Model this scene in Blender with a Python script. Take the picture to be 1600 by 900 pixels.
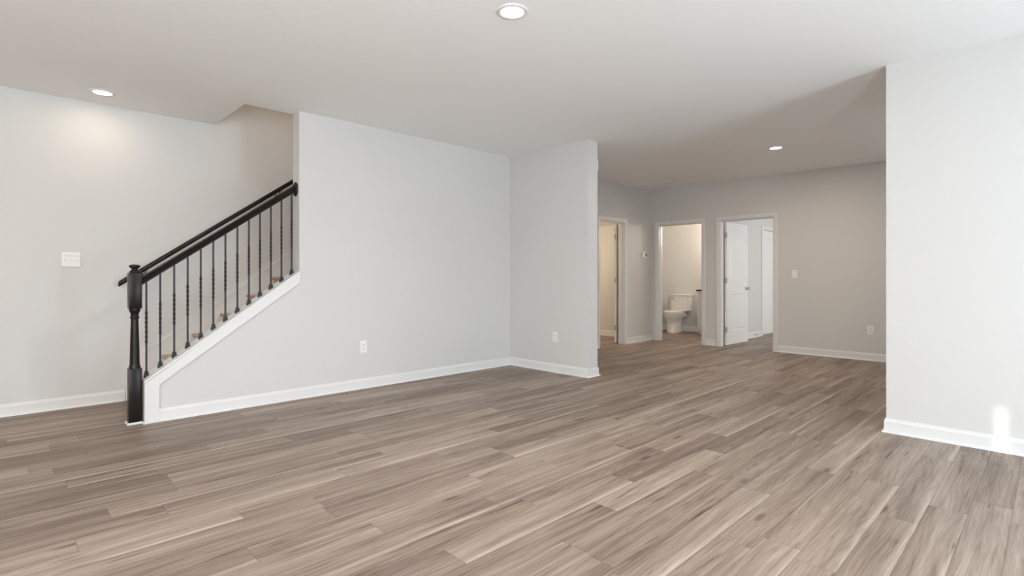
import bpy, bmesh, math, random
from mathutils import Vector, Matrix
R = math.radians
for o in list(bpy.data.objects): bpy.data.objects.remove(o)
SC = bpy.context.scene
COL = SC.collection

# ------------------------------------------------------------ camera
cam = bpy.data.cameras.new('camera'); camo = bpy.data.objects.new('camera', cam); COL.objects.link(camo)
cam.sensor_width = 36; cam.lens = 830.53/1600*36; cam.shift_y = -17.5/1600
cam.clip_start = 0.02
YAW = 45.5914
camo.location = (0, 0, 1.1608); camo.rotation_euler = (R(90), 0, R(YAW-90))
SC.camera = camo
SC.view_settings.view_transform = 'Standard'; SC.view_settings.look = 'None'
SC.view_settings.exposure = 0.08; SC.view_settings.gamma = 1; SC.view_settings.use_curve_mapping = False

# ------------------------------------------------------------ world, sun, daylight, added fill
w = bpy.data.worlds.new('world'); SC.world = w; w.use_nodes = True
bg = w.node_tree.nodes['Background']; bg.inputs[0].default_value = (.80, .90, 1, 1); bg.inputs[1].default_value = 1.0

def lamp(name, kind, loc, energy, color, rot=(0,0,0), size=1, size_y=None, shape=None, parent=None, spread=None, blend=None, spot=None):
    l = bpy.data.lights.new(name, kind); l.energy = energy; l.color = color
    o = bpy.data.objects.new(name, l); COL.objects.link(o); o.location = loc; o.rotation_euler = rot
    if kind == 'AREA':
        l.shape = shape or ('RECTANGLE' if size_y else 'SQUARE'); l.size = size
        if size_y: l.size_y = size_y
        if spread: l.spread = spread
    elif kind in ('POINT', 'SPOT'):
        l.shadow_soft_size = size
        if spot: l.spot_size = spot; l.spot_blend = blend or .5
    if parent: o.parent = parent
    return o
SUN_DIR = Vector((.9595*math.cos(R(10.75)), .2808*math.cos(R(10.75)), -math.sin(R(10.75))))
sun = lamp('sun', 'SUN', (-8, -4, 5), 2.8, (1, .93, .82)); sun.rotation_euler = SUN_DIR.to_track_quat('-Z', 'Y').to_euler()
sun.data.angle = R(.53)
DAY = (.84, .93, 1.0)
YSO, XWE = -2.4, -3.6            # south wall inner face, west wall inner face
SD = (2.90, 3.90)                # sliding door X range
KW = (-2.9, -0.5)                # X range of the opening for the added south fill
DAY_FILL_LIGHTS = [lamp('daylight_patio_door', 'AREA', ((SD[0]+SD[1])/2, YSO-.16, 1.06), 70, (.74, .92, 1.08), (R(95), 0, 0), SD[1]-SD[0], 2.05),
             lamp('fill_south', 'AREA', ((KW[0]+KW[1])/2, YSO-.16, 1.25), 107, (.95, .96, .93), (R(95), 0, 0), KW[1]-KW[0], 1.6),  # extra fill added behind the camera, in an unseen opening
             lamp('fill_west', 'AREA', (XWE-.16, -.9, 1.5), 64, (.99, .96, .92), (0, R(-90), 0), 1.2, 2.0),  # added fill from the west, lifts the stub wall
             lamp('fill_up_patio', 'AREA', (3.4, YSO-1.25, .03), 45, (.92, .99, 1.0), (R(180), 0, 0), 2.6, 2.0),  # upward fill added on the ground outside, brightens the ceiling
             lamp('fill_up_yard', 'AREA', (-1.7, YSO-1.25, .03), 2000, (.84, .95, 1.02), (R(180), 0, 0), 3.4, 2.0),  # second added uplight outside, main lift for the ceiling
             lamp('fill_up_porch', 'AREA', (7.0, -1.75, .03), 30, (.97, .97, 1), (R(180), 0, 0), 1.4, 1.4),  # added uplight that lifts the dim hall ceiling
             lamp('daylight_bedroom', 'AREA', (11.0, .42, 1.5), 56, (.97, .97, .95), (R(90), 0, 0), 1.7, 1.4)]
WARM = (1.0, .74, .50)
LAMP_W = 16
# unseen ceiling fill lamps added to brighten the room (kitchen side and entry side)
for (x, y, e, tint) in ((-2.0, 2.3, 16, (1, .86, .74)), (-1.3, 5.0, 9, (1, .74, .50)), (-2.0, -1.0, 14, (1, .86, .74)), (2.0, -1.2, 6, (1, .86, .74))):
    lamp('ceiling_fill_light', 'AREA', (x, y, 2.73), e, tint, (0,0,0), .3, shape='DISK')
lamp('vanity_light', 'POINT', (10.2, 4.42, 2.05), 37, (1, .86, .70), size=.10)
lamp('closet_light', 'POINT', (7.35, 6.6, 1.95), 26, (1, .79, .54), size=.08)
lamp('upper_landing_light', 'POINT', (3.6, 5.65, 4.9), 34, (1, .74, .5), size=.15)

# ------------------------------------------------------------ materials
def nodes(name):
    m = bpy.data.materials.new(name); m.use_nodes = True
    nt = m.node_tree; return m, nt, nt.nodes['Principled BSDF']
def paint(name, col, rough=.55, bump=.02, scale=350, spec=.4, metal=0, var=.0, coat=0):
    m, nt, b = nodes(name)
    b.inputs['Base Color'].default_value = (*col, 1); b.inputs['Roughness'].default_value = rough
    b.inputs['Specular IOR Level'].default_value = spec; b.inputs['Metallic'].default_value = metal
    b.inputs['Coat Weight'].default_value = coat
    tc = nt.nodes.new('ShaderNodeTexCoord'); n = nt.nodes.new('ShaderNodeTexNoise'); n.inputs['Scale'].default_value = scale
    n.inputs['Detail'].default_value = 3
    nt.links.new(tc.outputs['Object'], n.inputs['Vector'])
    if bump:
        bu = nt.nodes.new('ShaderNodeBump'); bu.inputs['Strength'].default_value = bump; bu.inputs['Distance'].default_value = .004
        nt.links.new(n.outputs['Fac'], bu.inputs['Height']); nt.links.new(bu.outputs['Normal'], b.inputs['Normal'])
    if var:
        n2 = nt.nodes.new('ShaderNodeTexNoise'); n2.inputs['Scale'].default_value = scale*.1
        nt.links.new(tc.outputs['Object'], n2.inputs['Vector'])
        mx = nt.nodes.new('ShaderNodeMix'); mx.data_type = 'RGBA'
        mx.inputs['A'].default_value = (*[c*(1-var) for c in col], 1); mx.inputs['B'].default_value = (*[min(1, c*(1+var)) for c in col], 1)
        nt.links.new(n2.outputs['Fac'], mx.inputs['Factor']); nt.links.new(mx.outputs['Result'], b.inputs['Base Color'])
    return m
M_WALL = paint('wall_paint', (.665, .657, .645), .55, .03, 260)
M_CEIL = paint('ceiling_paint', (.93, .925, .91), .85, .10, 160, spec=.15)
M_TRIM = paint('trim_paint', (.765, .762, .758), .32, .0, 100)
M_DOOR = paint('door_paint', (.82, .82, .82), .36, .01, 200)
M_PLATE = paint('plate_plastic', (.86, .85, .84), .3, .0)
M_SLOT = paint('slot_dark', (.06, .055, .05), .6, .0)
M_DISPLAY = paint('display_dark', (.10, .10, .085), .25, .0)
M_ESP = paint('espresso_stain', (.011, .007, .006), .30, .015, 90, var=.35, spec=.32)
M_IRON = paint('wrought_iron', (.022, .021, .022), .42, .04, 400)
M_NICKEL = paint('satin_nickel', (.50, .49, .47), .34, .0, metal=1)
M_BRONZE = paint('bronze_bracket', (.16, .085, .045), .35, .0, metal=1)
M_PORC = paint('porcelain', (.84, .82, .79), .10, .0, coat=.4)
M_SEAT = paint('seat_plastic', (.86, .845, .82), .22, .0)
M_CAB = paint('vanity_paint', (.80, .79, .77), .38, .0)
M_GRANITE = paint('dark_granite', (.05, .035, .03), .2, .0, 300, var=.6)
M_CARPET = paint('stair_carpet', (.52, .40, .31), .95, .6, 420, spec=.05, var=.25)
M_RUBBER = paint('white_rubber', (.7, .7, .68), .6, .0)
def emis(name, col, s):
    m, nt, b = nodes(name); b.inputs['Base Color'].default_value = (.9, .9, .9, 1)
    b.inputs['Emission Color'].default_value = (*col, 1); b.inputs['Emission Strength'].default_value = s
    return m
M_GLOW = emis('lamp_glow', (1, .95, .85), 6.0)

def floor_mat():
    m, nt, b = nodes('vinyl_plank'); N = nt.nodes; L = nt.links
    PW, PL, Y0 = .152, 1.22, .752
    def math_(op, a, bb=None, c=None):
        n = N.new('ShaderNodeMath'); n.operation = op
        for i, v in enumerate((a, bb, c)):
            if v is None: continue
            if isinstance(v, (int, float)): n.inputs[i].default_value = v
            else: L.new(v, n.inputs[i])
        return n.outputs[0]
    def comb(x, y, z=0):
        n = N.new('ShaderNodeCombineXYZ')
        for i, v in enumerate((x, y, z)):
            if isinstance(v, (int, float)): n.inputs[i].default_value = v
            else: L.new(v, n.inputs[i])
        return n.outputs[0]
    def noise(vec, scale, detail=4, rough=.6, dist=0):
        n = N.new('ShaderNodeTexNoise'); n.inputs['Scale'].default_value = scale; n.inputs['Detail'].default_value = detail
        n.inputs['Roughness'].default_value = rough; n.inputs['Distortion'].default_value = dist
        L.new(vec, n.inputs['Vector']); return n.outputs['Fac']
    def white(vec):
        n = N.new('ShaderNodeTexWhiteNoise'); n.noise_dimensions = '3D'; L.new(vec, n.inputs['Vector'])
        s = N.new('ShaderNodeSeparateColor'); L.new(n.outputs['Color'], s.inputs[0]); return s.outputs
    def smooth(v, a, bb, c=0, d=1):
        n = N.new('ShaderNodeMapRange'); n.interpolation_type = 'SMOOTHSTEP'
        for i, q in enumerate((v, a, bb, c, d)):
            if isinstance(q, (int, float)): n.inputs[i].default_value = q
            else: L.new(q, n.inputs[i])
        return n.outputs[0]
    tc = N.new('ShaderNodeTexCoord'); s = N.new('ShaderNodeSeparateXYZ'); L.new(tc.outputs['Object'], s.inputs[0])
    x, y = s.outputs[0], s.outputs[1]
    yy = math_('DIVIDE', math_('SUBTRACT', y, Y0 - 40*PW), PW)
    row = math_('FLOOR', yy); v = math_('SUBTRACT', yy, row)
    ro = white(comb(row, 3.7, 1.1))[0]
    xx = math_('DIVIDE', math_('ADD', math_('ADD', x, 40), math_('MULTIPLY', ro, PL)), PL)
    col = math_('FLOOR', xx); u = math_('SUBTRACT', xx, col)
    r = white(comb(row, col, 5.3)); r1, r2, r3 = r[0], r[1], r[2]
    q = white(comb(row, col, 9.9)); q1, q2 = q[0], q[1]
    sx = math_('MULTIPLY', r1, 37.0)
    # grain at three widths, each stretched along the plank
    lx = math_('ADD', x, sx); ly = math_('ADD', y, math_('MULTIPLY', r2, 19.0))
    warp = math_('MULTIPLY', math_('SUBTRACT', noise(comb(math_('MULTIPLY', lx, 2.2), math_('MULTIPLY', ly, 6.0), sx), 1.0, 2), .5), .022)
    lyw = math_('ADD', ly, warp)
    broad = noise(comb(math_('MULTIPLY', lx, .9), math_('MULTIPLY', lyw, 15.0), sx), 1.0, 3, .5)
    mid = noise(comb(math_('MULTIPLY', lx, 2.4), math_('MULTIPLY', lyw, 85.0), sx), 1.0, 5, .65)
    fine = noise(comb(math_('MULTIPLY', lx, 9.0), math_('MULTIPLY', lyw, 300.0), sx), 1.0, 3, .7)
    ringn = noise(comb(math_('MULTIPLY', lx, .55), math_('MULTIPLY', lyw, 10.0), math_('ADD', sx, 4.0)), 1.0, 1, .4)
    rings = math_('ABSOLUTE', math_('SUBTRACT', math_('FRACT', math_('MULTIPLY', ringn, 16.0)), .5))   # cathedral grain
    rings = smooth(rings, .02, .34)
    blot = noise(comb(math_('MULTIPLY', lx, 3.0), math_('MULTIPLY', ly, 11.0), math_('ADD', sx, 8.0)), 1.0, 2, .5)
    t = math_('ADD', math_('MULTIPLY', broad, .64), math_('MULTIPLY', mid, .56))
    t = math_('SUBTRACT', t, .04)
    t = math_('ADD', t, math_('MULTIPLY', math_('SUBTRACT', fine, .5), .30))
    t = math_('ADD', t, math_('MULTIPLY', math_('SUBTRACT', rings, .7), .07))
    t = math_('ADD', t, math_('MULTIPLY', math_('SUBTRACT', r3, .5), .20))
    # dark smoky streaks and knots
    streak = smooth(noise(comb(math_('MULTIPLY', lx, 1.7), math_('MULTIPLY', lyw, 26.0), math_('ADD', sx, 15.0)), 1.0, 4, .6), .60, .76)
    t = math_('SUBTRACT', math_('SUBTRACT', t, .065), math_('MULTIPLY', streak, .42))
    vo = N.new('ShaderNodeTexVoronoi'); vo.inputs['Scale'].default_value = 1.0
    L.new(comb(math_('MULTIPLY', lx, 1.5), math_('MULTIPLY', ly, 5.5), 0), vo.inputs['Vector'])
    knot = smooth(vo.outputs['Distance'], .02, .13, 1, 0)
    t = math_('SUBTRACT', t, math_('MULTIPLY', knot, .30))
    # pale band printed along one long edge of some planks
    band = math_('MULTIPLY', smooth(v, .05, .24, 1, 0), smooth(q1, .45, .60))
    t = math_('ADD', t, math_('MULTIPLY', band, .20))
    cr = N.new('ShaderNodeValToRGB'); L.new(t, cr.inputs[0]); e = cr.color_ramp.elements
    e[0].position = .12; e[0].color = (0.090, 0.058, 0.042, 1)
    e[1].position = .86; e[1].color = (0.513, 0.423, 0.355, 1)
    for p, c in ((.36, (0.180, 0.128, 0.099)), (.52, (0.275, 0.209, 0.168)), (.68, (0.366, 0.291, 0.240))):
        k = cr.color_ramp.elements.new(p); k.color = (*c, 1)
    # seams
    ev = math_('MINIMUM', v, math_('SUBTRACT', 1.0, v)); eu = math_('MINIMUM', u, math_('SUBTRACT', 1.0, u))
    seam = math_('MAXIMUM', smooth(math_('MULTIPLY', ev, PW), .0004, .0022, 1, 0), smooth(math_('MULTIPLY', eu, PL), .0004, .0022, 1, 0))
    mx = N.new('ShaderNodeMix'); mx.data_type = 'RGBA'; L.new(math_('MULTIPLY', seam, .55), mx.inputs['Factor'])
    L.new(cr.outputs[0], mx.inputs['A']); mx.inputs['B'].default_value = (.07, .05, .04, 1)
    L.new(mx.outputs['Result'], b.inputs['Base Color'])
    L.new(math_('ADD', .40, math_('MULTIPLY', mid, .14)), b.inputs['Roughness'])
    b.inputs['Specular IOR Level'].default_value = .42
    bu = N.new('ShaderNodeBump'); bu.inputs['Strength'].default_value = .25; bu.inputs['Distance'].default_value = .002
    L.new(math_('SUBTRACT', math_('MULTIPLY', fine, .35), seam), bu.inputs['Height']); L.new(bu.outputs['Normal'], b.inputs['Normal'])
    return m
M_FLOOR = floor_mat()

# ------------------------------------------------------------ mesh helpers
class MB:
    """collects shapes; build() links them as ONE mesh object"""
    def __init__(s): s.bm = bmesh.new()
    def box(s, x0, x1, y0, y1, z0, z1, bevel=0, seg=2):
        t = bmesh.new(); bmesh.ops.create_cube(t, size=1)
        bmesh.ops.scale(t, vec=(x1-x0, y1-y0, z1-z0), verts=t.verts)
        bmesh.ops.translate(t, vec=((x0+x1)/2, (y0+y1)/2, (z0+z1)/2), verts=t.verts)
        if bevel: bmesh.ops.bevel(t, geom=t.edges[:], offset=bevel, segments=seg, affect='EDGES', profile=.5)
        s.merge(t); return s
    def merge(s, t, mat=None):
        me = bpy.data.meshes.new('t'); t.to_mesh(me); t.free()
        if mat: me.transform(mat)
        s.bm.from_mesh(me); bpy.data.meshes.remove(me)
    def prism(s, pts, fn, a, b):
        """pts 2-D loop, fn(p, q, d)->3-D, between depths a and b"""
        t = bmesh.new()
        A = [t.verts.new(fn(p, q, a)) for p, q in pts]; B = [t.verts.new(fn(p, q, b)) for p, q in pts]
        t.faces.new(A); t.faces.new(B[::-1]); n = len(pts)
        for i in range(n): t.faces.new((A[i], B[i], B[(i+1) % n], A[(i+1) % n]))
        bmesh.ops.recalc_face_normals(t, faces=t.faces); s.merge(t); return s
    def loft(s, rings, cap=True, closed=True):
        t = bmesh.new(); rs = [[t.verts.new(p) for p in r] for r in rings]
        for a, b in zip(rs, rs[1:]):
            n = len(a)
            for i in range(n if closed else n-1): t.faces.new((a[i], a[(i+1) % n], b[(i+1) % n], b[i]))
        if cap: t.faces.new(rs[0]); t.faces.new(rs[-1][::-1])
        bmesh.ops.recalc_face_normals(t, faces=t.faces); s.merge(t); return s
    def lathe(s, prof, origin=(0,0,0), axis='Z', n=32):
        o = Vector(origin); rings = []
        for r, z in prof:
            r = max(r, .0003); ring = []
            for i in range(n):
                c, q = r*math.cos(2*math.pi*i/n), r*math.sin(2*math.pi*i/n)
                ring.append(o + Vector({'Z': (c, q, z), 'X': (z, c, q), 'Y': (q, z, c)}[axis]))
            rings.append(ring)
        return s.loft(rings)
    def tube(s, pts, r, n=10):
        pts = [Vector(p) for p in pts]; rings = []
        for i, p in enumerate(pts):
            d = (pts[min(i+1, len(pts)-1)] - pts[max(i-1, 0)]).normalized()
            up = Vector((0,0,1)) if abs(d.z) < .95 else Vector((1,0,0))
            a = d.cross(up).normalized(); b = d.cross(a)
            rr = r[i] if isinstance(r, (list, tuple)) else r
            rings.append([p + a*rr*math.cos(2*math.pi*k/n) + b*rr*math.sin(2*math.pi*k/n) for k in range(n)])
        return s.loft(rings)
    def build(s, name, mat, parent=None, smooth=None):
        me = bpy.data.meshes.new(name); s.bm.to_mesh(me); s.bm.free(); me.materials.append(mat)
        o = bpy.data.objects.new(name, me); COL.objects.link(o)
        if smooth is not None:
            for p in me.polygons: p.use_smooth = True
            try: me.set_sharp_from_angle(angle=R(smooth))
            except Exception: pass
        if parent: o.parent = parent; o.matrix_parent_inverse = Matrix.Translation(-parent.location) if parent.type == 'EMPTY' and parent.parent is None and not any(parent.rotation_euler) else Matrix()
        return o
def struct(o): o['kind'] = 'structure'; return o
def tag(o, label, cat, group=None):
    o['label'] = label; o['category'] = cat
    if group: o['group'] = group
    return o
def empty(name, loc=(0,0,0)):
    o = bpy.data.objects.new(name, None); COL.objects.link(o); o.location = loc; o.empty_display_size = .1; return o
XZ = lambda p, q, d: (p, d, q)      # wall lying along X
YZ = lambda p, q, d: (d, p, q)      # wall lying along Y
XY = lambda p, q, d: (p, q, d)

H = 2.74
YL, YS, XB, YE, XR, YR, XH, YH = 6.1032, 5.0344, 4.8969, 3.7552, 4.7855, .8826, 8.6864, 5.193
XW = 2.095                                  # left end of the full-height stair wall
CZ = lambda X: .345 + .712*(X-.867)         # top line of the sloping curb
YSB = 5.18                                  # stair side of the stair wall
XST = 1.655                                 # ceiling edge of the stairwell
XN = XB + .186                              # back of the stub wall
HD = 2.105                                  # height of door openings
D1 = (7.085, 7.81); D2 = (4.215, 5.058); D3 = (3.052, 3.912)

# ------------------------------------------------------------ shell
f = MB(); f.box(XWE-.15, 13.2, YSO-.15, 7.6, -.12, 0); struct(f.build('floor', M_FLOOR))
c = MB()
c.box(XWE-.15, XST, YSO-.15, YL+.12, H, H+.28)
c.box(XST, XB+.1, YSO-.15, YSB, H, H+.28)
c.box(XB+.1, 13.2, YSO-.15, 7.6, H, H+.28)
struct(c.build('ceiling', M_CEIL))
wl = MB(); wl.box(XWE-.15, XB+.1, YL, YL+.12, 0, H)
wl.box(XST-.12, XB+.1, YL, YL+.12, H, 5.4); struct(wl.build('wall_left', M_WALL))
# stairwell above the ceiling
up = MB(); up.box(XST-.12, XST, YSB, YL, H+.28, 5.4); up.box(XST-.12, XB+.1, YSB-.12, YSB, H+.28, 5.4)
up.box(XB+.1, XB+.22, YSB-.12, YL+.12, H+.28, 5.4); struct(up.build('wall_stairwell', M_WALL))
uc = MB(); uc.box(XST-.12, XB+.22, YSB-.12, YL+.12, 5.4, 5.5); struct(uc.build('ceiling_stairwell', M_CEIL))
ws = MB()
ws.prism([(.872, 0), (XB, 0), (XB, H), (XW, H), (XW, CZ(XW)-.018), (.872, CZ(.872)-.018)], XZ, YS, YSB)
struct(ws.build('wall_stair', M_WALL))
wb = MB(); wb.box(XB, XN, YE, YH, 0, H); struct(wb.build('wall_stub', M_WALL))
wr = MB(); wr.box(XR, XR+.12, YSO, YR, 0, H); struct(wr.build('wall_right', M_WALL))
wh = MB(); wh.prism([(XN, 0), (D1[0], 0), (D1[0], HD), (D1[1], HD), (D1[1], 0), (XH, 0), (XH, H), (XN, H)], XZ, YH, YH+.12)
struct(wh.build('wall_hall_left', M_WALL))
wk = MB()
wk.prism([(-.9, 0), (D3[0], 0), (D3[0], HD), (D3[1], HD), (D3[1], 0), (D2[0], 0), (D2[0], HD), (D2[1], HD), (D2[1], 0), (7.5, 0), (7.5, H), (-.9, H)], YZ, XH, XH+.12)
struct(wk.build('wall_hall_back', M_WALL))
def wall_holes(mb, a0, a1, holes, fn_box):
    x = a0
    for (h0, h1, z0, z1) in holes:
        fn_box(x, h0, 0, H)
        if z0 > 0: fn_box(h0, h1, 0, z0)
        fn_box(h0, h1, z1, H); x = h1
    fn_box(x, a1, 0, H)
we = MB(); wall_holes(we, XR+.12, XH, [(6.3, 7.7, .1, 2.1)], lambda a, b, z0, z1: we.box(a, b, -.9, -.78, z0, z1)); struct(we.build('wall_hall_right', M_WALL))
# west and south walls behind the camera
so = MB()
ST = YSO-.15
wall_holes(so, XWE-.15, XR+.12, [(KW[0], KW[1], .4, 2.1), (SD[0], SD[1], .02, 2.09)], lambda a, b, z0, z1: so.box(a, b, ST, YSO, z0, z1))
struct(so.build('wall_south', M_WALL))
SLY = .255 - (XR - XWE)*.2808/.9595         # the sidelight lets one thin strip of sun in
wt = MB()
wall_holes(wt, YSO, YL, [(SLY-.068, SLY+.012, .3, 1.98), (-1.9, .1, .9, 2.1)], lambda a, b, z0, z1: wt.box(XWE-.15, XWE, a, b, z0, z1))
struct(wt.build('wall_west', M_WALL))
nb = MB(); nb.box(-14, -12, -4.5, 9, -.12, 6); struct(nb.build('sun_block', M_WALL))   # unseen block added to keep the low sun out of the west opening
# rooms beyond the doors
XBB, YBL = 10.65, 6.15
br = MB(); br.box(XBB, XBB+.12, 4.15, YBL+.12, 0, H); struct(br.build('wall_bath_back', M_WALL))
bl = MB(); bl.box(XH+.12, XBB, YBL, YBL+.12, 0, H); struct(bl.build('wall_bath_left', M_WALL))
YBED = 4.035
bd = MB()
CD = (10.86, 11.62)                          # closet door in the bedroom's left wall
bd.prism([(XH+.12, 0), (CD[0], 0), (CD[0], HD), (CD[1], HD), (CD[1], 0), (12.8, 0), (12.8, H), (XH+.12, H)], XZ, YBED, YBED+.11)
struct(bd.build('wall_bedroom_left', M_WALL))
bc = MB(); bc.box(CD[0]-.1, CD[1]+.1, YBED+.75, YBED+.85, 0, H); bc.box(CD[0]-.1, CD[0], YBED+.11, YBED+.75, 0, H); bc.box(CD[1], CD[1]+.1, YBED+.11, YBED+.75, 0, H)
struct(bc.build('wall_bedroom_closet', M_WALL))
be = MB(); be.box(12.8, 12.92, .3, YBED+.11, 0, H); struct(be.build('wall_bedroom_back', M_WALL))
bq = MB()
wall_holes(bq, XH+.12, 12.8, [(10.1, 11.9, .75, 2.2)], lambda a, b, z0, z1: bq.box(a, b, .3, .42, z0, z1))
struct(bq.build('wall_bedroom_right', M_WALL))
c1 = MB(); c1.box(6.3, XH, 7.38, 7.5, 0, H); c1.box(6.3, 6.42, YH+.12, 7.38, 0, H); struct(c1.build('wall_closet', M_WALL))
c2 = MB(); c2.box(6.42, XH, YH+.12, 7.38, 2.17, 2.27); struct(c2.build('ceiling_closet', M_CEIL))

# ------------------------------------------------------------ baseboards
BB = [(0, 0), (.026, 0), (.0255, .006), (.022, .013), (.0125, .018), (.012, .082), (.007, .094), (.006, .102), (0, .104)]
def baseboard(name, segs):
    """segs: (p0, p1, outward normal, extend0, extend1) straight runs at floor level"""
    mb = MB()
    for p0, p1, n, e0, e1 in segs:
        p0, p1, n = Vector((*p0, 0)), Vector((*p1, 0)), Vector((*n, 0)); d = (p1-p0).normalized()
        ra = [p0 + n*a + Vector((0,0,z)) - d*(a*e0) for a, z in BB]
        rb = [p1 + n*a + Vector((0,0,z)) + d*(a*e1) for a, z in BB]
        mb.loft([ra, rb])
    return struct(mb.build(name, M_TRIM))
baseboard('baseboard_left', [((XWE, YL), (.895, YL), (0,-1), 0, 0)])
baseboard('baseboard_stair', [((.88, YS), (XB, YS), (0,-1), 0, -1)])
baseboard('baseboard_stub', [((XB, YS), (XB, YE), (-1,0), -1, 1), ((XB, YE), (XN, YE), (0,-1), 1, 1), ((XN, YE), (XN, YH), (1,0), 1, -1)])
baseboard('baseboard_right', [((XR, YR), (XR, YSO), (-1,0), 1, -1), ((XR+.12, YR), (XR, YR), (0,1), 1, 1), ((XR+.12, YR), (XR+.12, -.78), (1,0), 1, -1)])
CW = .062
baseboard('baseboard_hall_left', [((XN, YH), (D1[0]-CW, YH), (0,-1), -1, 0), ((D1[1]+CW, YH), (XH, YH), (0,-1), 0, -1)])
baseboard('baseboard_hall_back', [((XH, -.78), (XH, D3[0]-CW), (-1,0), -1, 0), ((XH, D3[1]+CW), (XH, D2[0]-CW), (-1,0), 0, 0)])
baseboard('baseboard_bath', [((XBB, 4.15), (XBB, YBL), (-1,0), 0, -1), ((XBB, YBL), (XH+.12, YBL), (0,-1), -1, 0)])
baseboard('baseboard_bedroom', [((XH+.12, YBED), (CD[0]-CW, YBED), (0,-1), 0, 0), ((CD[1]+CW, YBED), (12.8, YBED), (0,-1), 0, 0)])
baseboard('baseboard_closet', [((XH, YH+.12), (XH, 7.38), (-1,0), 0, 0)])
baseboard('baseboard_behind', [((XWE, YSO), (SD[0], YSO), (0,1), 0, 0), ((SD[1], YSO), (XR, YSO), (0,1), 0, 0)])

# ------------------------------------------------------------ door frames (jamb + casing)
CP = [(0, 0), (0, .011), (.004, .014), (.020, .015), (.045, .018), (.056, .019), (.062, .016), (.062, 0)]   # across the casing, off the wall
def door_frame(name, a0, a1, face, back, axis, sgn, both=True):
    mb = MB(); jt = .016
    def P(a, d, z): return (a, d, z) if axis == 'X' else (d, a, z)
    lo, hi = min(face, back), max(face, back)
    def bx(aa, ab, da, db, za, zb):
        p, q = P(aa, da, za), P(ab, db, zb); mb.box(min(p[0], q[0]), max(p[0], q[0]), min(p[1], q[1]), max(p[1], q[1]), za, zb)
    bx(a0, a0+jt, lo, hi, 0, HD); bx(a1-jt, a1, lo, hi, 0, HD); bx(a0, a1, lo, hi, HD-jt, HD)
    m = (lo+hi)/2; st = .018                       # door stop on the jamb
    bx(a0+jt, a0+jt+.010, m-st, m+st, 0, HD-jt); bx(a1-jt-.010, a1-jt, m-st, m+st, 0, HD-jt); bx(a0+jt, a1-jt, m-st, m+st, HD-jt-.010, HD-jt)
    for fc, sg in ((face, sgn), (back, -sgn)):
        if fc == back and not both: continue
        rings = []
        for (c_, t) in ((0, 0), (1, 0), (2, 0), (3, 0)):
            ring = []
            for q, off in CP:
                q -= .006*0
                if c_ == 0: pt = (a0+.005-q, 0)
                elif c_ == 1: pt = (a0+.005-q, HD-.005+q)
                elif c_ == 2: pt = (a1-.005+q, HD-.005+q)
                else: pt = (a1-.005+q, 0)
                ring.append(P(pt[0], fc+sg*off, pt[1]))
            rings.append(ring)
        mb.loft(rings)
    return struct(mb.build(name, M_TRIM))
t1 = door_frame('trim_1', D1[0], D1[1], YH, YH+.12, 'X', -1)
t2 = door_frame('trim_2', D2[0], D2[1], XH, XH+.12, 'Y', -1)
t3 = door_frame('trim_3', D3[0], D3[1], XH, XH+.12, 'Y', -1)
t4 = door_frame('trim_4', CD[0], CD[1], YBED, YBED+.11, 'X', -1, both=False)
sp = MB(); sp.box(XH+.068, XH+.098, D2[1]-.0185, D2[1]-.0155, .93, .99, .001)
sp.build('strike_plate', M_NICKEL, t2)

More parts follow.
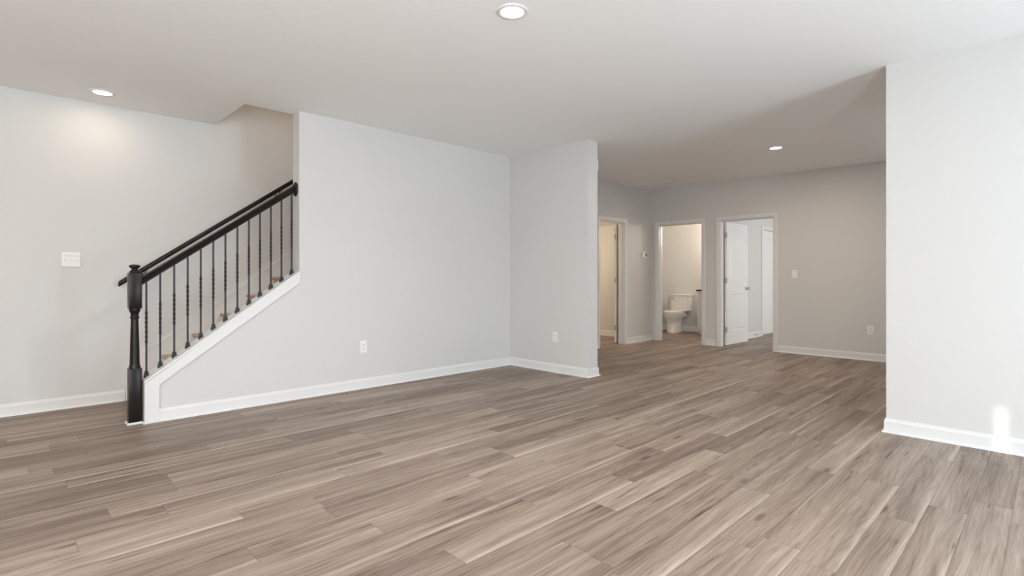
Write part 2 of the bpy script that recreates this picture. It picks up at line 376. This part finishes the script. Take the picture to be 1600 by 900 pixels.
# ------------------------------------------------------------ doors
def panel_door(name, W, height=2.078, t=.035, hinge_on_front=True):
    """leaf along +X from the hinge line at x=0, thickness y 0..t (front face y=0), two recessed moulded panels per side"""
    mb = MB(); z0 = .012
    stile, top, lock0, lock1, bot = .115, .12, .86, .99, .25
    pan = [(stile, W-stile, bot, lock0), (stile, W-stile, lock1, height-top)]
    xs = [0.003, stile, W-stile, W]; zs = [z0, bot, lock0, lock1, height-top, height]
    t_ = bmesh.new()
    for side in (0, 1):
        yf = 0 if side == 0 else t; s = 1 if side == 0 else -1
        for i in range(3):
            for k in range(5):
                if i == 1 and k in (1, 3): continue
                t_.faces.new([t_.verts.new(p) for p in ((xs[i], yf, zs[k]), (xs[i+1], yf, zs[k]), (xs[i+1], yf, zs[k+1]), (xs[i], yf, zs[k+1]))])
        for (a, b, c_, d) in pan:
            prev = None
            for ins, dep in ((0, 0), (.008, .006), (.016, .0075), (.030, .003), (.040, .0022)):
                cur = [t_.verts.new(p) for p in ((a+ins, yf+s*dep, c_+ins), (b-ins, yf+s*dep, c_+ins), (b-ins, yf+s*dep, d-ins), (a+ins, yf+s*dep, d-ins))]
                if prev:
                    for i in range(4): t_.faces.new((prev[i], prev[(i+1) % 4], cur[(i+1) % 4], cur[i]))
                prev = cur
            t_.faces.new(prev)
    for (xa, za, xb, zb) in ((xs[0], z0, xs[0], height), (xs[0], height, W, height), (W, height, W, z0), (W, z0, xs[0], z0)):
        t_.faces.new([t_.verts.new(p) for p in ((xa, 0, za), (xb, 0, zb), (xb, t, zb), (xa, t, za))])
    bmesh.ops.remove_doubles(t_, verts=t_.verts, dist=.0002)
    bmesh.ops.recalc_face_normals(t_, faces=t_.faces)
    mb.merge(t_); o = mb.build(name, M_DOOR); struct(o)
    yk = 0 if hinge_on_front else t; sg = -1 if hinge_on_front else 1
    for z in (.27, 1.10, 1.86):
        hb = MB(); hb.lathe([(.0005, z-.047), (.0075, z-.045), (.0075, z+.045), (.0005, z+.047)], (-.002, yk+sg*.005, 0), n=12)
        hb.box(-.0005, .0028, min(yk, yk-sg*.030), max(yk, yk-sg*.030), z-.044, z+.044)
        hb.box(-.016, -.002, yk-.0012+sg*.004, yk+.0012+sg*.004, z-.044, z+.044)
        hb.build('hinge', M_NICKEL, o, smooth=40)
    for s in (-1, 1):
        y = 0 if s < 0 else t
        kb = MB(); kb.lathe([(.001, y), (.031, y), (.032, y+s*.004), (.026, y+s*.009), (.012, y+s*.012), (.011, y+s*.030), (.020, y+s*.036), (.0265, y+s*.046), (.0265, y+s*.054), (.020, y+s*.062), (.001, y+s*.064)], (W-.065, 0, .955), 'Y', 28)
        kb.build('doorknob', M_NICKEL, o, smooth=50)
    return o
d1 = panel_door('door_1', D1[1]-D1[0]-.040)     # linen closet, open 90 degrees into the room
d1.location = (D1[1]-.026, YH+.152, 0); d1.rotation_euler = (0, 0, R(22)); 
d3 = panel_door('door_3', D3[1]-D3[0]-.040, hinge_on_front=True)
d3.location = (XH+.128, D3[1]-.062, 0); d3.rotation_euler = (0, 0, R(-1.5))
d4 = panel_door('door_4', CD[1]-CD[0]-.040)
d4.location = (CD[0]+.020, YBED+.012, 0)

# ------------------------------------------------------------ stair: curb trim, skirt, steps
cb = MB(); NB = 5.014
x0, x1 = .862, XW
cap = [(x0, CZ(x0)), (x1, CZ(x1)), (x1, CZ(x1)-.020), (x0, CZ(x0)-.020)]
cb.prism(cap, XZ, NB-.006, YSB+.016)
cb.prism([(x0+.006, CZ(x0)-.020), (x1, CZ(x1)-.020), (x1, CZ(x1)-.115), (.962, CZ(.962)-.115), (.962, 0), (x0+.006, 0)], XZ, NB, YS)
cb.box(x0, x0+.012, NB-.002, YSB+.002, 0, CZ(x0)-.020)
cb.box(x0-.012, .985, NB-.012, NB, 0, .016, .003)
struct(cb.build('trim_5', M_TRIM))
sk = MB(); SZ = lambda X: .33 + .7225*(X-.911)
sk.prism([(.90, 0), (.90, SZ(.90)), (XB, SZ(XB)), (XB, SZ(XB)-.5), (1.55, 0)], XZ, YL-.018, YL)
sk.prism([(.895, SZ(.895)), (XB, SZ(XB)), (XB, SZ(XB)+.016), (.895, SZ(.895)+.016)], XZ, YL-.026, YL)
struct(sk.build('trim_6', M_TRIM))
stair = empty('staircase', (.98, 5.64, 0)); tag(stair, 'brown carpeted straight staircase rising along the left wall behind the railing', 'staircase')
RUN, RISE, NX = .2590, .190, 1.19-.2590
SY0, SY1 = YSB+.002, YL-.020
for n in range(1, 15):
    xn = NX + (n-1)*RUN; z = .02 + RISE*n; zb = 0 if n == 1 else z-RISE
    tr = MB(); tr.prism([(xn, z-.030), (xn-.006, z-.022), (xn-.008, z-.012), (xn-.003, z-.003), (xn+.01, z), (xn+RUN+.028, z), (xn+RUN+.028, z-.035), (xn+.022, z-.035)], XZ, SY0, SY1)
    tr.build('tread', M_CARPET, stair, smooth=40)
    ri = MB(); ri.box(xn+.022, xn+.040, SY0, SY1, zb, z-.035); ri.build('riser', M_CARPET, stair)

# ------------------------------------------------------------ stair railing
rail = empty('stair_railing', (.811, 5.10, 0))
tag(rail, 'dark stair railing with turned newel post and twisted iron balusters on the white curb', 'railing')
RY = 5.108
nx, ny, hw = .811, 5.100, .0430
nw = MB()
nw.box(nx-hw, nx+hw, ny-hw, ny+hw, .016, .438, .004)
nw.box(nx-hw, nx+hw, ny-hw, ny+hw, .909, 1.192, .004)
prof = [(.0395, .436), (.0395, .448), (.0370, .453), (.0375, .458), (.0340, .466), (.0335, .480), (.0310, .60), (.0270, .76), (.0250, .822), (.0248, .828),
        (.0300, .832), (.0320, .838), (.0300, .846), (.0265, .850), (.0265, .862), (.0300, .876), (.0360, .888), (.0385, .896), (.0385, .903), (.036, .911)]
nw.lathe(prof, (nx, ny, 0), n=40)
newel = nw.build('newel_post', M_ESP, rail, smooth=35)
cp = MB(); cp.lathe([(.034, 1.191), (.036, 1.196), (.036, 1.203), (.031, 1.208), (.023, 1.213), (.021, 1.221), (.025, 1.229), (.036, 1.236), (.0395, 1.243), (.037, 1.250), (.026, 1.256), (.012, 1.2585), (.001, 1.259)], (nx, ny, 0), n=40)
cp.build('newel_cap', M_ESP, newel, smooth=50)
bt = MB()
for a in range(1):
    e = .014
    bt.box(nx-hw-e, nx+hw+.006, ny-hw-e, ny-hw, 0, .018, .004); bt.box(nx-hw-e, nx-hw, ny-hw-e, ny+hw+e, 0, .018, .004); bt.box(nx-hw-e, nx+hw+.006, ny+hw, ny+hw+e, 0, .018, .004)
bt.build('base_trim', M_TRIM, newel)
RT = lambda X: 1.168 + .7185*(X-.861)      # top of the handrail
hp = [(-.018, -.070), (.018, -.070), (.018, -.058), (.022, -.050), (.024, -.042), (.022, -.036), (.028, -.028), (.030, -.018), (.026, -.007), (.014, -.001), (0, 0), (-.014, -.001), (-.026, -.007), (-.030, -.018), (-.028, -.028), (-.022, -.036), (-.024, -.042), (-.022, -.050), (-.018, -.058)]
hr = MB(); xa, xb = nx+hw-.002, XW-.016
hr.loft([[(X, RY+p, RT(X)+q*1.02) for p, q in hp] for X in (xa, xb)])
hr.build('handrail', M_ESP, rail, smooth=35)
ro = MB(); rings = []
for dx, s in ((0, 1), (-.010, 1), (-.014, .96), (-.016, .86), (-.019, .82), (-.020, .76)):
    rings.append([(XW+dx, RY+.004+.050*s*math.cos(t), 2.003+.068*s*math.sin(t)) for t in [2*math.pi*i/40 for i in range(40)]])
ro.loft(rings); ro.build('rosette', M_ESP, rail, smooth=40)
def make_baluster(x, zb, zt):
    t = .0063; mb = MB(); rings = []
    def sq(z, a, k=t, shear=0): return [Vector((k*math.sqrt(2)*math.cos(a+math.pi/4+i*math.pi/2), k*math.sqrt(2)*math.sin(a+math.pi/4+i*math.pi/2), z)) for i in range(4)]
    tw0, tw1 = .262, .532
    rings = [sq(0.0, 0), sq(tw0, 0)]
    n = 40
    for i in range(1, n): rings.append(sq(tw0+(tw1-tw0)*i/n, 2*math.pi*1.75*i/n, t*1.12))
    L_ = zt-zb
    rings += [sq(tw1, 2*math.pi*1.75), sq(L_, 2*math.pi*1.75)]
    mb.loft([[p + Vector((x, RY, zb)) for p in r] for r in rings])
    b = mb.build('baluster', M_IRON, rail)
    sh = MB(); rr = []
    for k, z in ((.0175, -.002), (.0170, .010), (.0140, .022), (.0100, .024), (.0100, .027), (.0135, .030), (.0135, .037), (.0090, .041)):
        sl = .712 * max(0, 1 - (z+.002)/.024) if z < .022 else 0
        rr.append([Vector((x+a*k, RY+c_*k, zb+z+sl*a*k)) for a, c_ in ((-1,-1), (1,-1), (1,1), (-1,1))])
    sh.loft(rr); sh.build('baluster_shoe', M_IRON, b)
BX = [.890, .985, 1.083, 1.181, 1.279, 1.376, 1.472, 1.570, 1.667, 1.763, 1.860, 1.957, 2.052]
for x in BX: make_baluster(x, CZ(x), RT(x)-.068)

wr_ = empty('wall_handrail', (.84, YL, 0)); tag(wr_, 'slim dark wooden handrail fixed along the left wall above the stairs', 'handrail')
WZ = lambda X: 1.120 + .716*(X-.874)
wp = [(.019*math.cos(t)*(1.05 if math.sin(t) > 0 else .9), .021*math.sin(t)) for t in [2*math.pi*i/24 for i in range(24)]]
hh = MB(); hh.loft([[(X, YL-.070+p*s, WZ(X)+q*1.25*s) for p, q in wp] for X, s in ((.835, .75), (.842, 1), (4.6, 1))])
hh.build('rail', M_ESP, wr_, smooth=40)
for bx in (1.047, 2.291, 3.5):
    bk = MB(); z = WZ(bx)-.024
    bk.lathe([(.001, 0), (.030, 0), (.030, -.004), (.022, -.009), (.012, -.012), (.001, -.013)], (bx, YL, z-.055), 'Y', 20)
    bk.tube([(bx, YL-.006, z-.055), (bx, YL-.035, z-.052), (bx, YL-.058, z-.036), (bx, YL-.068, z-.012), (bx, YL-.070, z)], .0065)
    bk.box(bx-.025, bx+.025, YL-.080, YL-.060, z-.003, z+.001)
    bk.build('rail_bracket', M_BRONZE, wr_, smooth=40)

# ------------------------------------------------------------ recessed ceiling lights
def can_light(x, y, label, watts, tint=WARM):
    t = empty('recessed_light', (x, y, H)); tag(t, label, 'ceiling light', 'recessed ceiling lights')
    tr = MB(); prof = [(.094, H), (.094, H-.003), (.088, H-.008), (.072, H-.009), (.068, H-.006), (.0675, H-.002)]
    n = 48; rings = [[(x+r*math.cos(2*math.pi*i/n), y+r*math.sin(2*math.pi*i/n), z) for i in range(n)] for r, z in prof]
    tr.loft(rings, cap=False); tr.build('trim_ring', M_TRIM, t, smooth=50)
    df = MB(); df.lathe([(.0673, H-.001), (.0673, H-.0045), (.060, H-.0062), (.001, H-.0066)], (x, y, 0), n=40); df.build('diffuser', M_GLOW, t, smooth=60)
    l = lamp('lamp_light', 'AREA', (0, 0, -.012), watts, tint, (0,0,0), .13, shape='DISK', parent=t)
    return t
can_light(2.214, 2.258, 'round white recessed ceiling light at the top centre, nearest the camera', LAMP_W*1.75, (1, .97, .92))
can_light(.679, 5.699, 'round recessed ceiling light above the left wall and stair railing', LAMP_W*.13, (1, .84, .66))
can_light(6.85, 2.385, 'round recessed ceiling light over the dim hall by the doors', LAMP_W*1.7, (1, .86, .69))

# ------------------------------------------------------------ return air grille
vg = empty('return_air_grille', (7.82, 4.65, H)); tag(vg, 'large white louvred air grille in the hall ceiling near the doors', 'vent')
gx0, gx1, gy0, gy1 = 7.58, 8.07, 4.27, 5.04
fr = MB()
for a in ((gx0, gx1, gy0, gy0+.03), (gx0, gx1, gy1-.03, gy1), (gx0, gx0+.03, gy0+.03, gy1-.03), (gx1-.03, gx1, gy0+.03, gy1-.03)): fr.box(*a, H-.012, H, .003)
fr.build('frame', M_TRIM, vg)
lv = MB(); k = 0
bkg = MB(); bkg.box(gx0+.02, gx1-.02, gy0+.02, gy1-.02, H-.0015, H); bkg.build('shade_backing', M_DISPLAY, vg)  # dark sheet stands in for the shade between the louvers
y = gy0+.04
while y < gy1-.035:
    lv.prism([(y, H-.002), (y+.016, H-.010), (y+.0172, H-.009), (y+.0012, H-.001)], YZ, gx0+.03, gx1-.03); y += .0165
lv.build('louvers', M_PLATE, vg)

# ------------------------------------------------------------ wall plates
def on_wall(axis, wall, sgn):
    if axis == 'Y': return lambda a, d, z: (a, wall+sgn*d, z)
    return lambda a, d, z: (wall+sgn*d, a, z)
def pbox(mb, P, a0, a1, d0, d1, z0, z1, bevel=0):
    p, q = P(a0, d0, z0), P(a1, d1, z1)
    mb.box(min(p[0], q[0]), max(p[0], q[0]), min(p[1], q[1]), max(p[1], q[1]), z0, z1, bevel)
def outlet(axis, wall, sgn, a, z, label):
    P = on_wall(axis, wall, sgn); t = empty('electrical_outlet', P(a, 0, z)); tag(t, label, 'outlet', 'duplex wall outlets')
    pl = MB(); pbox(pl, P, a-.038, a+.038, 0, .006, z-.062, z+.062, .0025); pl.build('cover_plate', M_PLATE, t)
    for s in (-1, 1):
        rc = MB(); zc = z+s*.020; pbox(rc, P, a-.017, a+.017, .004, .0085, zc-.0155, zc+.0155, .002); r_ = rc.build('receptacle', M_PLATE, t)
        sl = MB()
        pbox(sl, P, a-.0085, a-.0055, .0080, .0089, zc-.002, zc+.007); pbox(sl, P, a+.0055, a+.0085, .0080, .0089, zc-.002, zc+.007); pbox(sl, P, a-.003, a+.003, .0080, .0089, zc-.011, zc-.005)
        sl.build('slots', M_SLOT, r_)
outlet('Y', YS, -1, 2.765, .435, 'white duplex outlet low on the long bright stair wall')
outlet('X', XB, -1, 4.250, .430, 'white duplex outlet low on the short stub wall')
outlet('X', XH, -1, 1.780, .422, 'white duplex outlet low on the dim hall wall beside the right wall edge')
P = on_wall('Y', YL, -1)
sw = empty('light_switch', (.505, YL, 1.314)); tag(sw, 'wide white double rocker switch plate on the left wall', 'light switch')
m = MB(); 
for (a0, a1, z0, z1) in ((.440, .571, 1.345, 1.378), (.440, .571, 1.250, 1.288), (.440, .458, 1.288, 1.345), (.555, .571, 1.288, 1.345)): pbox(m, P, a0, a1, 0, .009, z0, z1, .002)
pbox(m, P, .445, .566, 0, .003, 1.255, 1.373); m.build('cover_plate', M_PLATE, sw)
for a in (.4595, .5075):
    m = MB(); m.prism([(0, 1.290), (.006, 1.290), (.0075, 1.3165), (.0030, 1.343), (0, 1.343)], lambda p, q, d: (d, YL-p, q), a, a+.046); m.build('rocker', M_PLATE, sw)
P = on_wall('X', XH, -1)
s2 = empty('light_switch', (XH, 2.752, 1.2)); tag(s2, 'single white rocker switch on the hall wall right of the bedroom door', 'light switch')
m = MB(); pbox(m, P, 2.714, 2.790, 0, .006, 1.138, 1.262, .0025); m.build('cover_plate', M_PLATE, s2)
m = MB(); m.prism([(0, 1.167), (.006, 1.167), (.010, 1.233), (0, 1.233)], lambda p, q, d: (XH-p, d, q), 2.735, 2.769); m.build('rocker', M_PLATE, s2)
P = on_wall('Y', YH, -1)
th = empty('thermostat', (8.42, YH, 1.555)); tag(th, 'small white thermostat with a dark display between the closet and bathroom doors', 'thermostat')
m = MB(); pbox(m, P, 8.335, 8.505, 0, .006, 1.495, 1.615, .003); m.build('wall_plate', M_PLATE, th)
m = MB(); pbox(m, P, 8.350, 8.490, .006, .026, 1.505, 1.605, .006); hb = m.build('housing', M_PLATE, th)
m = MB(); pbox(m, P, 8.430, 8.478, .0255, .0268, 1.530, 1.585); m.build('display', M_DISPLAY, hb)
ch = empty('wall_chime_box', (XN, 3.83, 2.48)); tag(ch, 'tiny white box peeking out high behind the edge of the stub wall', 'wall box')
m = MB(); m.box(XN, XN+.030, 3.765, 3.90, 2.42, 2.54, .005); m.build('housing', M_PLATE, ch)
ds = empty('door_stop', (10.42, YBED-.012, .055)); tag(ds, 'small spring door stop on the white baseboard behind the open bedroom door', 'door stop')
m = MB(); m.lathe([(.001, 0), (.012, 0), (.012, -.006), (.005, -.010), (.001, -.011)], (10.42, YBED-.012, .055), 'Y', 16)
pts = [(10.42+.006*math.cos(i*.9), YBED-.020-.0009*i, .055+.006*math.sin(i*.9)) for i in range(70)]
m.tube(pts, .0014, 6); m.build('spring', M_NICKEL, ds, smooth=40)
m = MB(); m.lathe([(.001, -.070), (.009, -.070), (.010, -.078), (.008, -.086), (.001, -.087)], (10.42, YBED-.012, .055), 'Y', 16); m.build('rubber_tip', M_RUBBER, ds, smooth=40)

# ------------------------------------------------------------ toilet
TC = 5.585; XT = XBB-.014
to = empty('toilet', (10.25, TC, 0)); tag(to, 'white two-piece toilet against the back wall of the bathroom', 'toilet')
def oval(cx, rx_f, rx_b, ry, z, n=36, pw=1.0):
    r = []
    for i in range(n):
        a = 2*math.pi*i/n; c_, s_ = math.cos(a), math.sin(a)
        r.append((cx + (rx_b if c_ > 0 else rx_f)*c_, TC + ry*s_, z))
    return r
b = MB()
b.loft([oval(10.215, .175, .27, .132, 0), oval(10.215, .172, .27, .130, .03), oval(10.215, .165, .26, .124, .10), oval(10.215, .165, .255, .122, .19), oval(10.215, .185, .26, .128, .24),
        oval(10.22, .215, .28, .145, .28), oval(10.205, .245, .30, .172, .33), oval(10.20, .258, .31, .182, .375), oval(10.20, .262, .315, .185, .400), oval(10.20, .25, .30, .170, .405)])
b.box(10.36, XT-.03, TC-.105, TC+.105, .30, .43, .03, 3)
b.build('bowl', M_PORC, to, smooth=60)
s_ = MB(); s_.loft([oval(10.19, .255, .235, .183, .405), oval(10.19, .262, .24, .190, .409), oval(10.19, .262, .24, .190, .424), oval(10.19, .255, .235, .184, .428)])
seat = s_.build('seat', M_SEAT, to, smooth=40)
ld = MB(); ld.loft([oval(10.19, .250, .235, .180, .430), oval(10.19, .260, .24, .188, .434), oval(10.19, .260, .24, .188, .444), oval(10.19, .245, .225, .172, .452), oval(10.19, .12, .12, .09, .456)])
ld.build('seat_lid', M_SEAT, to, smooth=40)
def rrect(x0, x1, y0, y1, z, r=.03, n=6):
    out = []
    for (cx, cy, a0) in ((x1-r, y1-r, 0), (x0+r, y1-r, 90), (x0+r, y0+r, 180), (x1-r, y0+r, 270)):
        for i in range(n+1):
            a = R(a0+90*i/n); out.append((cx+r*math.cos(a), cy+r*math.sin(a), z))
    return out
tk = MB()
tk.loft([rrect(XT-.17, XT-.03, TC-.185, TC+.185, .428), rrect(XT-.19, XT-.015, TC-.205, TC+.205, .445), rrect(XT-.20, XT-.008, TC-.216, TC+.216, .60), rrect(XT-.205, XT-.005, TC-.225, TC+.225, .752)])
tank = tk.build('tank', M_PORC, to, smooth=40)
tl = MB(); tl.loft([rrect(XT-.212, XT-.001, TC-.234, TC+.234, .752), rrect(XT-.216, XT, TC-.239, TC+.239, .758), rrect(XT-.216, XT, TC-.239, TC+.239, .782), rrect(XT-.206, XT-.004, TC-.229, TC+.229, .790)])
tl.build('tank_lid', M_PORC, to, smooth=40)
fl = MB(); fl.lathe([(.001, -.226), (.012, -.226), (.013, -.218), (.012, -.200), (.001, -.198)], (XT, TC+.165, .705), 'X', 16)
fl.box(XT-.232, XT-.222, TC+.10, TC+.172, .697, .711, .003); fl.build('flush_lever', M_NICKEL, tank, smooth=40)

# ------------------------------------------------------------ vanity
va = empty('bathroom_vanity', (10.38, 4.62, 0)); tag(va, 'white vanity cabinet with a dark stone top at the bathroom doorway edge', 'vanity')
vx, vy0, vy1 = 10.12, 4.20, 5.015
m = MB(); m.box(vx, XBB-.03, vy0, vy1, .10, .872); m.box(vx+.075, XBB-.03, vy0, vy1-.0, 0, .10); m.build('cabinet', M_CAB, va)
m = MB(); m.box(vx-.025, XBB-.002, vy0-.03, vy1+.022, .873, .903, .004); m.build('countertop', M_GRANITE, va)
def shaker(name, y0, y1, z0, z1):
    m = MB(); q = .05
    m.box(vx-.018, vx-.001, y0, y0+q, z0, z1, .0015); m.box(vx-.018, vx-.001, y1-q, y1, z0, z1, .0015)
    m.box(vx-.018, vx-.001, y0+q, y1-q, z0, z0+q, .0015); m.box(vx-.018, vx-.001, y0+q, y1-q, z1-q, z1, .0015)
    m.box(vx-.010, vx-.001, y0+q, y1-q, z0+q, z1-q); return m.build(name, M_CAB, va)
shaker('drawer_front', vy0+.02, vy1-.02, .70, .855)
shaker('cabinet_door', (vy0+vy1)/2+.003, vy1-.02, .13, .685)
shaker('cabinet_door', vy0+.02, (vy0+vy1)/2-.003, .13, .685)
